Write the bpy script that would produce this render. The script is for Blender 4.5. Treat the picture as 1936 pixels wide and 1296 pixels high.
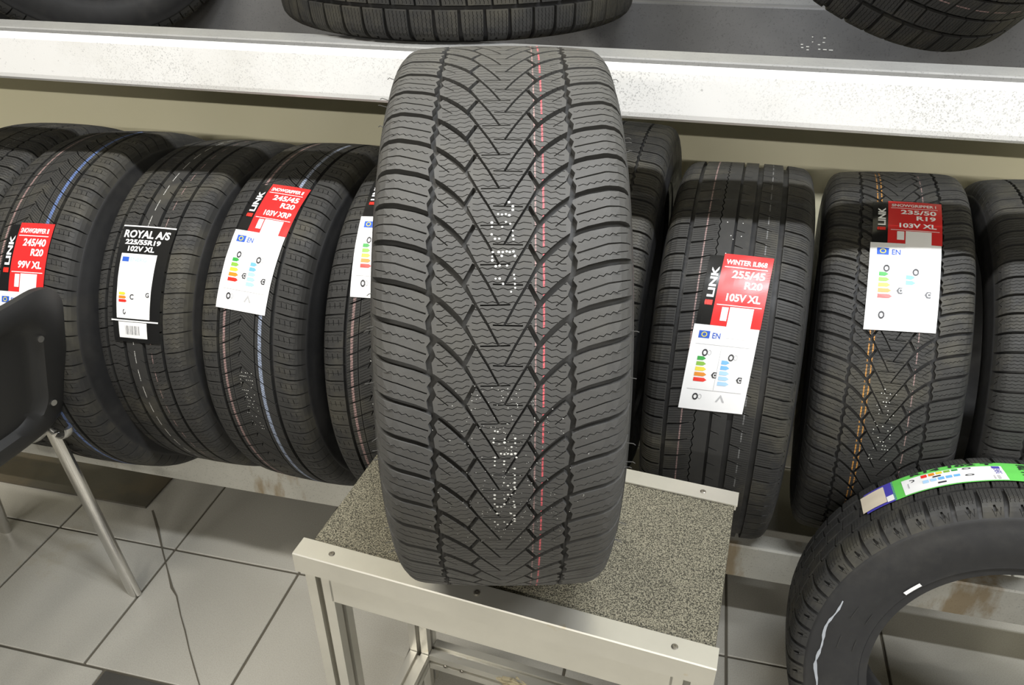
import bpy, bmesh, math, random
import numpy as np
from mathutils import Vector, Matrix
from mathutils.geometry import delaunay_2d_cdt

for o in list(bpy.data.objects):
    bpy.data.objects.remove(o, do_unlink=True)
random.seed(7)
scene = bpy.context.scene
COL = scene.collection
PI = math.pi
R_ = math.radians

# ------------------------------------------------------------------ camera
EYE = 1.46
PITCH, YAW = R_(31.9), R_(13.2)
cam_d = bpy.data.cameras.new('camera')
cam = bpy.data.objects.new('camera', cam_d)
COL.objects.link(cam)
cam_d.sensor_width = 36.0
cam_d.lens = 1477.0 / 1936.0 * 36.0
cam_d.clip_start = 0.02
cam.location = (0, 0, EYE)
cam.rotation_euler = (PI / 2 - PITCH, 0, YAW)
scene.camera = cam

# ------------------------------------------------------------------ light
world = bpy.data.worlds.new('world')
scene.world = world
world.use_nodes = True
wbg = world.node_tree.nodes['Background']
wbg.inputs[0].default_value = (1.0, 0.97, 0.90, 1)
wbg.inputs[1].default_value = 0.04

def lamp(name, loc, size, power, color=(1, 0.965, 0.895), rot=(0, 0, 0)):
    d = bpy.data.lights.new(name, 'AREA')
    d.shape = 'RECTANGLE'
    d.size, d.size_y = size
    d.energy = power
    d.color = color
    o = bpy.data.objects.new(name, d)
    COL.objects.link(o)
    o.location = loc
    o.rotation_euler = rot
    return o
# rows of ceiling strip lamps of the shop (ceiling at about 3.3 m)
lamp('ceiling_lamp', (-1.35, 0.30, 3.25), (1.2, 0.10), 108)
lamp('ceiling_lamp', (0.55, 0.30, 3.25), (1.2, 0.10), 108, (0.93, 0.96, 1.0))
lamp('ceiling_lamp', (2.45, 0.30, 3.25), (1.2, 0.10), 108, (0.93, 0.96, 1.0))
for x in (-3.3, -1.1, 1.1, 3.3):
    lamp('ceiling_lamp', (x, -5.3, 3.25), (1.2, 0.10), 300)

vs = scene.view_settings
vs.view_transform = 'Standard'
vs.look = 'None'
vs.gamma = 1.0
vs.use_curve_mapping = False
vs.exposure = -0.55

# ------------------------------------------------------------------ helpers
def tag(o, label=None, cat=None, group=None, kind=None):
    if label: o['label'] = label
    if cat: o['category'] = cat
    if group: o['group'] = group
    if kind: o['kind'] = kind
    return o

def empty(name, loc=(0, 0, 0), rot=None):
    o = bpy.data.objects.new(name, None)
    COL.objects.link(o)
    o.empty_display_size = 0.05
    if rot is not None:
        o.matrix_world = Matrix.Translation(loc) @ rot
    else:
        o.location = loc
    return o

def mk(name, mesh, parent=None):
    o = bpy.data.objects.new(name, mesh)
    COL.objects.link(o)
    if parent is not None:
        o.parent = parent
    return o

def mesh_from(name, verts, faces, mats, midx=None, smooth=False):
    me = bpy.data.meshes.new(name)
    me.from_pydata([tuple(v) for v in verts], [], [tuple(f) for f in faces])
    for m in (mats if isinstance(mats, (list, tuple)) else [mats]):
        me.materials.append(m)
    if midx is not None:
        me.polygons.foreach_set('material_index', midx)
    if smooth:
        me.polygons.foreach_set('use_smooth', [True] * len(me.polygons))
    me.update()
    return me

class MB:
    """collects boxes, prisms, tubes into one mesh"""
    def __init__(self): self.v, self.f = [], []
    def add(self, vs_, fs_):
        b = len(self.v)
        self.v += [tuple(p) for p in vs_]
        self.f += [tuple(i + b for i in f) for f in fs_]
        return self
    def box(self, x0, x1, y0, y1, z0, z1):
        v = [(x, y, z) for z in (z0, z1) for y in (y0, y1) for x in (x0, x1)]
        return self.add(v, [(0, 2, 3, 1), (4, 5, 7, 6), (0, 1, 5, 4), (2, 6, 7, 3), (0, 4, 6, 2), (1, 3, 7, 5)])
    def prism(self, poly, fn, a, b):
        """poly: 2D outline, fn(p, q, t) -> xyz, extruded t from a to b"""
        n = len(poly)
        v = [fn(p, q, a) for p, q in poly] + [fn(p, q, b) for p, q in poly]
        f = [tuple(range(n))[::-1], tuple(range(n, 2 * n))]
        f += [(i, (i + 1) % n, n + (i + 1) % n, n + i) for i in range(n)]
        return self.add(v, f)
    def tube(self, pts, rx, ry=None, n=12, closed_ends=True, updir=(0, 0, 1)):
        ry = ry or rx
        pts = [Vector(p) for p in pts]
        rings = []
        for i, p in enumerate(pts):
            t = (pts[min(i + 1, len(pts) - 1)] - pts[max(i - 1, 0)]).normalized()
            u = Vector(updir)
            s = t.cross(u)
            if s.length < 1e-4: s = t.cross(Vector((1, 0, 0)))
            s.normalize(); u = s.cross(t).normalized()
            rings.append([p + s * (rx * math.cos(2 * PI * k / n)) + u * (ry * math.sin(2 * PI * k / n)) for k in range(n)])
        v = [q for r in rings for q in r]
        f = []
        for i in range(len(pts) - 1):
            for k in range(n):
                a, b = i * n + k, i * n + (k + 1) % n
                f.append((a, b, b + n, a + n))
        if closed_ends:
            f.append(tuple(range(n))[::-1]); f.append(tuple(range(len(v) - n, len(v))))
        return self.add(v, f)
    def build(self, name, mat, parent=None, bevel=0.0, smooth=False, seg=2):
        me = mesh_from(name, self.v, self.f, mat)
        if bevel > 0:
            bm = bmesh.new(); bm.from_mesh(me)
            bmesh.ops.bevel(bm, geom=[e for e in bm.edges if e.calc_face_angle(0) > 0.6], offset=bevel, segments=seg, affect='EDGES', profile=0.5)
            bm.to_mesh(me); bm.free()
        if smooth:
            me.polygons.foreach_set('use_smooth', [True] * len(me.polygons))
            me.set_sharp_from_angle(angle=R_(35))
        return mk(name, me, parent)

# ------------------------------------------------------------------ materials
def mat(name, color, rough=0.5, metal=0.0, spec=0.5):
    m = bpy.data.materials.new(name)
    m.use_nodes = True
    b = m.node_tree.nodes['Principled BSDF']
    b.inputs['Base Color'].default_value = (*color, 1)
    b.inputs['Roughness'].default_value = rough
    b.inputs['Metallic'].default_value = metal
    b.inputs['Specular IOR Level'].default_value = spec
    return m

class NT:
    def __init__(self, m):
        self.t = m.node_tree; self.b = self.t.nodes['Principled BSDF']
        self.geo = self.t.nodes.new('ShaderNodeNewGeometry')
    def n(self, typ, **kw):
        nd = self.t.nodes.new(typ)
        for k, v in kw.items():
            if k in nd.inputs: nd.inputs[k].default_value = v
            else: setattr(nd, k, v)
        return nd
    def l(self, a, b): self.t.links.new(a, b)
    def pos(self, scale=(1, 1, 1)):
        mp = self.n('ShaderNodeMapping'); mp.inputs['Scale'].default_value = scale
        self.l(self.geo.outputs['Position'], mp.inputs['Vector'])
        return mp.outputs[0]
    def noise(self, scale, detail=3, rough=0.55, vec=None):
        nd = self.n('ShaderNodeTexNoise'); nd.inputs['Scale'].default_value = scale
        nd.inputs['Detail'].default_value = detail; nd.inputs['Roughness'].default_value = rough
        self.l(vec if vec is not None else self.pos(), nd.inputs['Vector'])
        return nd.outputs['Fac']
    def ramp(self, fac, stops):
        r = self.n('ShaderNodeValToRGB'); e = r.color_ramp.elements
        while len(e) < len(stops): e.new(0.5)
        for el, (p, c) in zip(e, stops):
            el.position = p; el.color = (*c, 1) if len(c) == 3 else c
        self.l(fac, r.inputs[0]); return r.outputs[0]
    def mix(self, fac, a, b, blend='MIX'):
        m = self.n('ShaderNodeMix'); m.data_type = 'RGBA'; m.blend_type = blend
        ins = [m.inputs[0], m.inputs[6], m.inputs[7]]
        for s, x in zip(ins, (fac, a, b)):
            if isinstance(x, (int, float)): s.default_value = x
            elif isinstance(x, tuple): s.default_value = (*x, 1)
            else: self.l(x, s)
        return m.outputs[2]
    def math(self, op, a, b=0.0):
        m = self.n('ShaderNodeMath'); m.operation = op
        for s, x in zip(m.inputs, (a, b)):
            if isinstance(x, (int, float)): s.default_value = x
            else: self.l(x, s)
        return m.outputs[0]
    def bump(self, h, strength=0.3, dist=0.001):
        b = self.n('ShaderNodeBump'); b.inputs['Strength'].default_value = strength
        b.inputs['Distance'].default_value = dist
        self.l(h, b.inputs['Height']); self.l(b.outputs[0], self.b.inputs['Normal'])
    def color(self, c): self.l(c, self.b.inputs['Base Color'])
    def rough(self, r): self.l(r, self.b.inputs['Roughness'])

def rubber(name, c0, c1, dust=(0.11, 0.10, 0.07), dusty=0.35, rough=0.62):
    m = mat(name, c0, rough, 0, 0.28); t = NT(m)
    base = t.mix(t.noise(60, 4), c0, c1)
    f = t.ramp(t.noise(7.5, 5, 0.65), [(0.50, (0, 0, 0)), (0.75, (dusty, dusty, dusty))])
    col = t.mix(f, base, dust)
    t.color(col)
    t.rough(t.ramp(t.noise(40, 3), [(0.3, (rough - 0.08,) * 3), (0.7, (rough + 0.1,) * 3)]))
    t.bump(t.noise(1400, 2), 0.25, 0.0004)
    return m

M = {}
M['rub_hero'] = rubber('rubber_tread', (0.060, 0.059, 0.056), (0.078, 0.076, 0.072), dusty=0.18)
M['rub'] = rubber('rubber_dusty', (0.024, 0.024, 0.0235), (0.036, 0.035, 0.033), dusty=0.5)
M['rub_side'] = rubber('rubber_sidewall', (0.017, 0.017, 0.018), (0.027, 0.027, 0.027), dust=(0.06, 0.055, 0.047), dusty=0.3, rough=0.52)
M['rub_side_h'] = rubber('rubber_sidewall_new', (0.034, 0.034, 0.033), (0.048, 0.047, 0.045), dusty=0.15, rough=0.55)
def paint(name, c):
    m = mat('paint_' + name, c, 0.6); t = NT(m)
    t.color(t.mix(t.ramp(t.noise(520, 2), [(0.46, (0, 0, 0)), (0.58, (1, 1, 1))]), c, tuple(x * 0.25 + 0.03 for x in c)))
    return m
M['p_red'] = paint('red', (0.62, 0.10, 0.12))
M['p_pink'] = paint('pale_pink', (0.30, 0.19, 0.18))
M['p_white'] = paint('white', (0.50, 0.50, 0.48))
M['p_blue'] = paint('blue', (0.10, 0.17, 0.40))
M['p_lblue'] = paint('pale_blue', (0.28, 0.33, 0.45))
M['p_orange'] = paint('orange', (0.50, 0.22, 0.03))
M['p_grey'] = paint('pale_grey', (0.18, 0.18, 0.18))
M['dot'] = mat('white_ink', (0.72, 0.72, 0.68), 0.6)
# label inks
M['paper'] = mat('label_white', (0.82, 0.82, 0.82), 0.35)
M['l_red'] = mat('label_red', (0.62, 0.025, 0.025), 0.28)
M['l_black'] = mat('label_black', (0.012, 0.012, 0.012), 0.18)
M['l_white'] = mat('ink_white', (0.85, 0.85, 0.85), 0.35)
M['l_redink'] = mat('ink_red', (0.75, 0.03, 0.02), 0.35)
M['l_blue'] = mat('ink_blue', (0.03, 0.10, 0.48), 0.35)
M['l_dark'] = mat('ink_dark', (0.03, 0.03, 0.035), 0.4)
M['l_grey'] = mat('ink_grey', (0.45, 0.45, 0.46), 0.4)
M['l_green'] = mat('ink_green', (0.03, 0.32, 0.05), 0.4)
M['l_lime'] = mat('ink_lime', (0.22, 0.45, 0.05), 0.4)
M['l_yellow'] = mat('ink_yellow', (0.75, 0.62, 0.05), 0.4)
M['l_orange'] = mat('ink_orange', (0.72, 0.25, 0.02), 0.4)
M['l_sky'] = mat('ink_sky', (0.15, 0.42, 0.80), 0.4)
M['l_sky2'] = mat('ink_pale_sky', (0.38, 0.60, 0.85), 0.4)
M['l_tan'] = mat('label_tan', (0.66, 0.58, 0.46), 0.5)
M['l_brightgreen'] = mat('label_green', (0.13, 0.56, 0.10), 0.32)
M['l_purple'] = mat('label_purple', (0.07, 0.06, 0.40), 0.32)

# painted speckled steel of the upper beam
def beam_mat():
    m = mat('beam_white_paint', (0.74, 0.74, 0.73), 0.32, 0.0, 0.5); t = NT(m)
    zone = t.ramp(t.noise(3.2, 3), [(0.36, (0, 0, 0)), (0.62, (1, 1, 1))])
    sp = t.ramp(t.noise(430, 3, 0.6), [(0.55, (0, 0, 0)), (0.63, (1, 1, 1))])
    sp2 = t.ramp(t.noise(150, 4, 0.7), [(0.65, (0, 0, 0)), (0.70, (1, 1, 1))])
    f = t.math('MULTIPLY', sp, zone)
    f = t.math('MAXIMUM', f, t.math('MULTIPLY', sp2, 0.7))
    f = t.math('MULTIPLY', f, 0.72)
    dirt = t.ramp(t.noise(6, 4), [(0.52, (0, 0, 0)), (0.8, (0.35, 0.35, 0.35))])
    c = t.mix(dirt, (0.76, 0.76, 0.75), (0.46, 0.44, 0.38))
    t.color(t.mix(f, c, (0.22, 0.22, 0.22)))
    t.bump(t.noise(260, 2), 0.12, 0.0006)
    return m
M['beam'] = beam_mat()
def steel_grey(name, c, c2, rough=0.5, stain=0.0, streak=(1, 1, 1)):
    m = mat(name, c, rough, 0.0); t = NT(m)
    b = t.mix(t.noise(18, 5, 0.65), c, c2)
    b = t.mix(t.ramp(t.noise(320, 2), [(0.60, (0, 0, 0)), (0.70, (0.45,) * 3)]), b, tuple(x * 0.4 for x in c))
    if stain:
        s = t.ramp(t.noise(1.0, 5, 0.6, t.pos(streak)), [(0.53, (0, 0, 0)), (0.62, (stain,) * 3)])
        b = t.mix(s, b, (0.20, 0.135, 0.055))
    t.color(b)
    t.bump(t.noise(120, 3), 0.12, 0.0006)
    return m
M['rail'] = steel_grey('rail_grey_paint', (0.36, 0.35, 0.31), (0.46, 0.45, 0.40), 0.45, 0.75, (9, 9, 3))
M['flange'] = steel_grey('beam_flange_grey', (0.20, 0.20, 0.195), (0.28, 0.28, 0.27), 0.5)
M['dark_steel'] = steel_grey('beam_dark_grey', (0.11, 0.11, 0.112), (0.15, 0.15, 0.15), 0.38)
M['floor_sheet'] = steel_grey('floor_sheet_brown', (0.045, 0.042, 0.034), (0.075, 0.066, 0.05), 0.4, 0.15, (5, 5, 5))

def wall_mat():
    m = mat('wall_cream_paint', (0.62, 0.57, 0.38), 0.55); t = NT(m)
    t.color(t.mix(t.noise(2.2, 4), (0.76, 0.71, 0.48), (0.83, 0.79, 0.60)))
    t.bump(t.noise(90, 3), 0.06, 0.001)
    return m
M['wall'] = wall_mat()

def tile_mat(name, c0, c1, c2):
    m = mat(name, c0, 0.36); t = NT(m)
    b = t.mix(t.noise(4, 5, 0.6), c0, c1)
    b = t.mix(t.ramp(t.noise(420, 2, 0.7), [(0.45, (0, 0, 0)), (0.65, (0.5,) * 3)]), b, c2)
    s = t.ramp(t.noise(3.1, 5, 0.7), [(0.62, (0, 0, 0)), (0.72, (0.45,) * 3)])
    b = t.mix(s, b, (c0[0] * 0.80, c0[1] * 0.72, c0[2] * 0.50))
    t.color(b)
    t.rough(t.ramp(t.noise(9, 4), [(0.3, (0.28,) * 3), (0.7, (0.5,) * 3)]))
    t.bump(t.noise(300, 3), 0.06, 0.0005)
    return m
M['tile'] = tile_mat('floor_tile_beige', (0.335, 0.32, 0.28), (0.40, 0.385, 0.34), (0.26, 0.25, 0.215))
M['tile_dark'] = tile_mat('floor_tile_dark', (0.05, 0.048, 0.042), (0.065, 0.062, 0.055), (0.04, 0.038, 0.034))
M['grout'] = mat('grout_dark', (0.085, 0.075, 0.055), 0.85)

def alu_mat(name, c, rough):
    m = mat(name, c, rough, 0.75); t = NT(m)
    b = t.mix(t.noise(14, 5, 0.65), c, tuple(x * 0.82 for x in c))
    b = t.mix(t.ramp(t.noise(26, 4, 0.6), [(0.66, (0, 0, 0)), (0.72, (0.5,) * 3)]), b, (0.60, 0.50, 0.32))
    t.color(b)
    t.bump(t.noise(60, 2, 0.5, t.pos((1, 30, 30))), 0.03, 0.0005)
    return m
M['alu'] = alu_mat('aluminium_brushed', (0.74, 0.72, 0.65), 0.38)
M['alu_slot'] = mat('aluminium_slot', (0.22, 0.20, 0.14), 0.55, 0.6)
M['chrome'] = mat('chair_chrome', (0.62, 0.61, 0.58), 0.24, 0.95)
M['screw'] = mat('screw_steel', (0.30, 0.28, 0.24), 0.35, 0.9)
M['putty'] = steel_grey('dried_adhesive', (0.42, 0.36, 0.22), (0.30, 0.26, 0.17), 0.8)

def carpet_mat():
    m = mat('carpet_speckled', (0.1, 0.1, 0.09), 0.95, 0, 0.1); t = NT(m)
    f = t.ramp(t.noise(580, 3, 0.8), [(0.45, (0, 0, 0)), (0.56, (1, 1, 1))])
    g = t.noise(5, 4)
    lo = t.mix(g, (0.035, 0.033, 0.027), (0.060, 0.056, 0.044))
    hi = t.mix(g, (0.24, 0.225, 0.17), (0.37, 0.34, 0.245))
    t.color(t.mix(f, lo, hi))
    t.bump(t.noise(420, 3, 0.7), 0.9, 0.003)
    return m
M['carpet'] = carpet_mat()
def plastic_mat():
    m = mat('chair_black_plastic', (0.022, 0.022, 0.022), 0.5); t = NT(m)
    t.bump(t.noise(700, 2), 0.18, 0.0005)
    return m
M['plastic'] = plastic_mat()

# ------------------------------------------------------------------ structure
fb = MB().box(-4.5, 4.5, -7.0, 1.98, -0.05, -0.0035)
floor = fb.build('floor', M['grout'])
tag(floor, kind='structure')
TS = 0.3329
X0, Y0 = -1.1275, 1.146       # a joint crossing seen at the chair leg
def tile_mesh(name, m, w=TS):
    return MB().box(0.003, w - 0.003, 0.003, TS - 0.003, -0.012, 0.0).build(name, m, floor, bevel=0.0012, seg=1)
proto_tile = None
for j in range(-4, 3):
    for i in range(-5, 8):
        x = X0 + i * TS; y = Y0 + j * TS
        if j <= -2: x += 0.052          # the front field is laid half a hand off
        if y > 1.95 or y < -0.3: continue
        dark = (j == -2 and i in (0, 1))
        if proto_tile is None:
            o = tile_mesh('floor_tile', M['tile']); proto_tile = o
        elif dark:
            o = tile_mesh('floor_tile', M['tile_dark'])
        else:
            o = proto_tile.copy(); COL.objects.link(o)
        o.location = (x, y, random.uniform(-0.0004, 0.0004))
# jagged crack across the tiles
def ribbon(name, pts, w, z, m, parent, th=0.0008):
    v, f = [], []
    for i, (x, y) in enumerate(pts):
        a = Vector(pts[max(i - 1, 0)]); b = Vector(pts[min(i + 1, len(pts) - 1)])
        t = (b - a).normalized(); n = Vector((-t.y, t.x))
        ww = w[i] if isinstance(w, (list, tuple)) else w
        for s in (-1, 1):
            v.append((x + n.x * ww * s / 2, y + n.y * ww * s / 2, z))
    for i in range(len(pts) - 1):
        f.append((2 * i, 2 * i + 1, 2 * i + 3, 2 * i + 2))
    return mk(name, mesh_from(name, v, f, m), parent)

wall = MB().box(-4.5, 4.5, 1.98, 2.10, 0, 3.4).build('wall_back', M['wall'])
tag(wall, kind='structure')
M['ceiling'] = mat('ceiling_white', (0.70, 0.69, 0.64), 0.8)
ceil = MB().box(-4.5, 4.5, -7.0, 2.10, 3.40, 3.5).build('ceiling', M['ceiling'])
tag(ceil, kind='structure')

# ------------------------------------------------------------------ tire machinery
def offset_poly(pts, w):
    """outline of a groove with centreline pts and width(s) w"""
    n = len(pts); P = [Vector(p) for p in pts]
    W = w if isinstance(w, (list, tuple)) else [w] * n
    L, Rr = [], []
    for i in range(n):
        d0 = (P[i] - P[i - 1]).normalized() if i else None
        d1 = (P[i + 1] - P[i]).normalized() if i < n - 1 else None
        if d0 is None: nn, k = Vector((-d1.y, d1.x)), 1
        elif d1 is None: nn, k = Vector((-d0.y, d0.x)), 1
        else:
            t = (d0 + d1).normalized(); nn = Vector((-t.y, t.x))
            k = 1 / max(0.6, nn.dot(Vector((-d0.y, d0.x))))
        L.append(P[i] + nn * (W[i] / 2 * k)); Rr.append(P[i] - nn * (W[i] / 2 * k))
    poly = [(p.x, p.y) for p in L] + [(p.x, p.y) for p in reversed(Rr)]
    a = sum(poly[i - 1][0] * poly[i][1] - poly[i][0] * poly[i - 1][1] for i in range(len(poly)))
    return poly if a > 0 else poly[::-1]

def wave(p, q, step=3.0, amp=0.9, lead=0.0, tail=0.0):
    P, Q = Vector(p), Vector(q); d = Q - P; L = d.length; t = d / L; n = Vector((-t.y, t.x))
    pts = [P]; s = lead if lead else step
    if lead: pts.append(P + t * lead); s = lead + step / 2
    k = 1
    while s < L - max(tail, step * 0.6):
        pts.append(P + t * s + n * (amp * k)); k = -k; s += step
    if tail: pts.append(P + t * (L - tail))
    pts.append(Q)
    return [(a.x, a.y) for a in pts]

class Pat:
    def __init__(self, P): self.P = P; self.items = []
    def g(self, pts, w): self.items.append(('g', offset_poly(pts, w), True))
    def s(self, pts, w=0.75): self.items.append(('s', offset_poly(pts, w), True))
    def ring(self, u, w, zig=0.0, k=4, ph=0.0):
        """groove running round the tyre"""
        if zig == 0:
            pts = [(u, -2.13), (u, self.P + 2.13)]
        else:
            n = k * 3
            pts = [(u + zig * (1 if i % 2 else -1), -self.P + self.P * (i + ph) / k) for i in range(n + 1)]
        self.items.append(('g', offset_poly(pts, w), False))
    def paint(self, u, w, idx, dash=None):
        v0, v1 = (0.0, self.P) if dash is None else (0.03 * self.P, dash * self.P)
        if dash is None:
            poly = [(u - w / 2, -1.77), (u + w / 2, -1.77), (u + w / 2, self.P + 1.77), (u - w / 2, self.P + 1.77)]
            self.items.append(('p%d' % idx, poly, False))
        else:
            self.items.append(('p%d' % idx, [(u - w / 2, v0), (u + w / 2, v0), (u + w / 2, v1), (u - w / 2, v1)], True))

def pat_v():                      # directional V winter tread
    P = 35.8; p = Pat(P)
    for side in (-1, 1):
        o = 0.0 if side < 0 else P / 2
        f = lambda pts: [((u if side < 0 else -u), v + o) for u, v in pts]
        p.g(f([(-126, -18), (-104, -13.4), (-85, -9.3), (-70, -4.9), (-62, -1.6), (-55, 2.4), (-47.5, 8.6), (-40.5, 15.6), (-34.5, 22.4), (-29.3, 29.6), (-25, 37.5), (-20.7, 45.8), (-10.7, 64.4), (-2.1, 82.2)]),
            [4.5, 5.5, 5.6, 5.2, 4.8, 4.8, 5.0, 5.0, 4.6, 4.0, 2.8, 2.2, 2.0, 1.8])
        p.g(f([(-21.6, 10.5), (-29.6, 27.0)]), 3.8)
        p.g(f([(-55.5, 1.5), (-54.2, 7.5), (-57.4, 12), (-55.0, 19.5), (-58.2, 25.5), (-57, 36)]), [4.5, 4.8, 4.6, 5.0, 4.8, 4.4])
        p.g(f([(-17, 82.6), (-2, 82.3), (7, 81.9)]), 1.3)
        p.s(f([(-118, 2.0), (-85, 9.0), (-60, 18.3)]), [0.8, 1.5, 1.5])
        p.s(f(wave((-108, -6.2), (-61.0, 8.0), 3.0, 0.9, lead=15)), 0.75)
        p.s(f(wave((-108, 11.6), (-62.0, 25.4), 3.0, 0.9, lead=15)), 0.75)
        p.s(f([(-52.5, 20.5), (-43, 29.5)]), 1.0)
        for j in range(6):
            v = (j + 0.37) * P / 6
            p.s(f(wave((-51.5, v + 2.0), (-25.5, v - 3.0), 4.0, 0.8)), 0.7)
            if side < 0: p.s(wave((-23.5, v), (24.0, v + 0.6), 4.1, 0.75), 0.7)
    return p

def hsipes(p, u0, u1, slope, vs_, ticks, tl=5):
    for v in vs_:
        p.s(wave((u0, v), (u1, v + slope), 5.0, 0.5), 0.7)
    for u, v in ticks:
        p.s([(u, v - tl), (u + 1.5, v + tl)], 1.2)

def pat_a():                      # asymmetric chevron winter tread
    P = 31.0; p = Pat(P)
    p.ring(-56, 6.5); p.ring(56, 7.5); p.ring(-31, 1.5); p.ring(21, 2.6)
    p.g([(-126, 7), (-104, 5.8), (-85, 4), (-70, 2), (-54, 0)], [2.2, 3.0, 3.0, 2.4, 1.4])
    p.g([(54, 0), (70, 3.4), (85, 6), (104, 8.4), (126, 10)], [1.2, 2.4, 3.2, 3.0, 2.2])
    p.g([(-55, 15), (-31, 4), (-8, -8.5)], [2.4, 2.2, 1.6])
    p.g([(-9.5, -16.5), (8, 1.5), (24, 13), (55, 33)], [1.4, 2.2, 2.2, 2.2])
    p.g([(-13, 2), (-7, -10)], [1.2, 2.6])
    hsipes(p, -100, -62, -3.5, (P * 0.36, P * 0.68), [(-70, 17), (-80, 18), (-90, 19)])
    hsipes(p, 62, 100, 4.5, (P * 0.32 + 1, P * 0.64 + 1), [(70, 18), (80, 20), (90, 21)])
    for j in range(6):
        v = (j + 0.21) * P / 6
        p.s([(-52, v + 9), (-33, v)], 0.65)
        p.s([(-28, v - 1), (-9, v - 11)], 0.65)
        p.s([(-7, v - 11), (18, v + 7)], 0.65)
        p.s([(25, v + 12), (51, v + 29)], 0.65)
    return p

def pat_b():                      # four-groove all-season tread
    P = 40.0; p = Pat(P)
    p.ring(-64, 7); p.ring(-23, 8); p.ring(21, 8); p.ring(62, 7)
    p.g([(-126, 9), (-104, 7), (-85, 4.5), (-64, 0)], [2.0, 2.8, 2.8, 2.4])
    p.g([(-64, -3), (-48, -6), (-34, -1), (-23, -4)], 2.6)
    p.g([(-19, 3), (-8, 11)], [2.4, 1.0]); p.g([(17, 25), (7, 19)], [2.2, 1.0])
    p.g([(21, 5), (44, 3), (62, -5)], 2.6)
    p.g([(62, 0), (85, -4), (104, -7), (126, -9)], [2.4, 2.8, 2.8, 2.0])
    for k in (0.27, 0.5, 0.74):
        p.s(wave((-104, P * k + 6), (-69, P * k), 5, 1.4), 0.8)
        p.s(wave((-59, P * k - 4), (-28, P * k - 3), 5, 1.4), 0.8)
        p.s(wave((26, P * k + 4), (57, P * k - 1), 5, 1.4), 0.8)
        p.s(wave((67, P * k - 1), (104, P * k - 6), 5, 1.4), 0.8)
    return p

def pat_d():                      # wide straight grooves, finely ribbed shoulders
    P = 31.0; p = Pat(P)
    p.ring(-71, 6.5); p.ring(-29, 1.6, 1.3, 4, 0.13); p.ring(-6, 4.2); p.ring(21, 8.5); p.ring(60, 8.5)
    p.g([(-128, 2.5), (-104, 1.5), (-85, 0.6), (-71, 0)], [2.2, 3.4, 3.4, 3.0])
    p.g([(60, 0), (72, 1.2), (90, 5), (105, 7)], [2.0, 3.4, 3.0, 1.6])
    p.g([(-71, 9.5), (-50, 5), (-36, -1)], [3.4, 2.4, 1.2])
    p.g([(21, -4), (36, 1), (46, 5.5)], [3.0, 2.0, 1.0])
    p.g([(-6, 8), (8, 13)], [2.0, 1.0])
    for j in range(7):
        v = (j + 0.55) * P / 7
        if 0 < j < 7:
            p.s([(-106, v + 1.6), (-75.5, v)], 0.75)
            p.s([(65.5, v + 1), (100, v + 6.4)], 0.75)
        p.s([(-66.5, v + 4), (-31.5, v - 3)], 0.55)
        p.s([(26.5, v), (54.5, v + 3)], 0.55)
    p.s([(107, 3), (113, 10), (108, 14), (113, 22)], 1.0)
    return p

def pat_c():                      # blocky winter tread with wide shoulder slots
    P = 33.0; p = Pat(P)
    p.ring(-56, 5.0, 1.2, 4, 0.11); p.ring(0, 6); p.ring(56, 5.0, 1.2, 4, 0.31)
    for s in (-1, 1):
        o = 0 if s < 0 else P * 0.4
        f = lambda pts: [(u * s * -1, v + o) for u, v in pts]
        p.g(f([(-126, 4), (-104, 3), (-84, 1.5), (-56, 0)]), [3.0, 4.4, 4.6, 4.0])
        p.g(f([(-56, 8), (-30, 4), (0, -6)]), 3.0)
        for k in (0.22, 0.4, 0.58, 0.76):
            p.s(f(wave((-100, P * k + 3), (-61, P * k + 0.8), 4, 0.8)), 0.75)
            p.s(f(wave((-51, P * k + 8), (-6, P * k - 2), 4, 0.8)), 0.75)
        p.s(f([(-103, 10), (-112, 15), (-106, 20), (-113, 26)]), 1.0)
    return p

def pat_e():                      # coarse five-row block tread
    P = 42.0; p = Pat(P)
    for u in (-53, 53): p.ring(u, 7)
    for u in (-18, 18): p.ring(u, 5.5)
    for s in (-1, 1):
        o = 0 if s < 0 else P * 0.35
        f = lambda pts: [(u * s * -1, v + o) for u, v in pts]
        p.g(f([(-127, 5), (-112, 4), (-98, 2.5), (-80, 1), (-53, 0)]), [6.0, 8.5, 8.5, 6.5, 5.0])
        p.g(f([(-53, 14), (-18, 10)]), 4.0)
        p.g(f([(-112, 21), (-101, 22)]), [6, 3.5])
        for k in (0.22, 0.38, 0.54, 0.70, 0.86):
            p.s(f(wave((-97, P * k + 1.6), (-58, P * k), 3, 0.7)), 0.8)
            p.s(f(wave((-48, P * k + 12), (-22, P * k + 10), 3, 0.7)), 0.8)
        p.s(f([(-105, 12), (-118, 14), (-108, 18), (-120, 22), (-108, 26)]), 1.0)
    p.g([(-18, 0), (18, 6)], 4.0)
    for k in (0.25, 0.45, 0.65, 0.85):
        p.s(wave((-14.5, P * k - 1), (14.5, P * k + 4), 3, 0.7), 0.8)
    return p

PROF = [(0, 0), (40, -0.5), (70, -1.7), (88, -3.2), (97, -5.2), (104, -10.0), (109, -16.5), (112, -24), (114, -32)]
UMAX = 122.0

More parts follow.
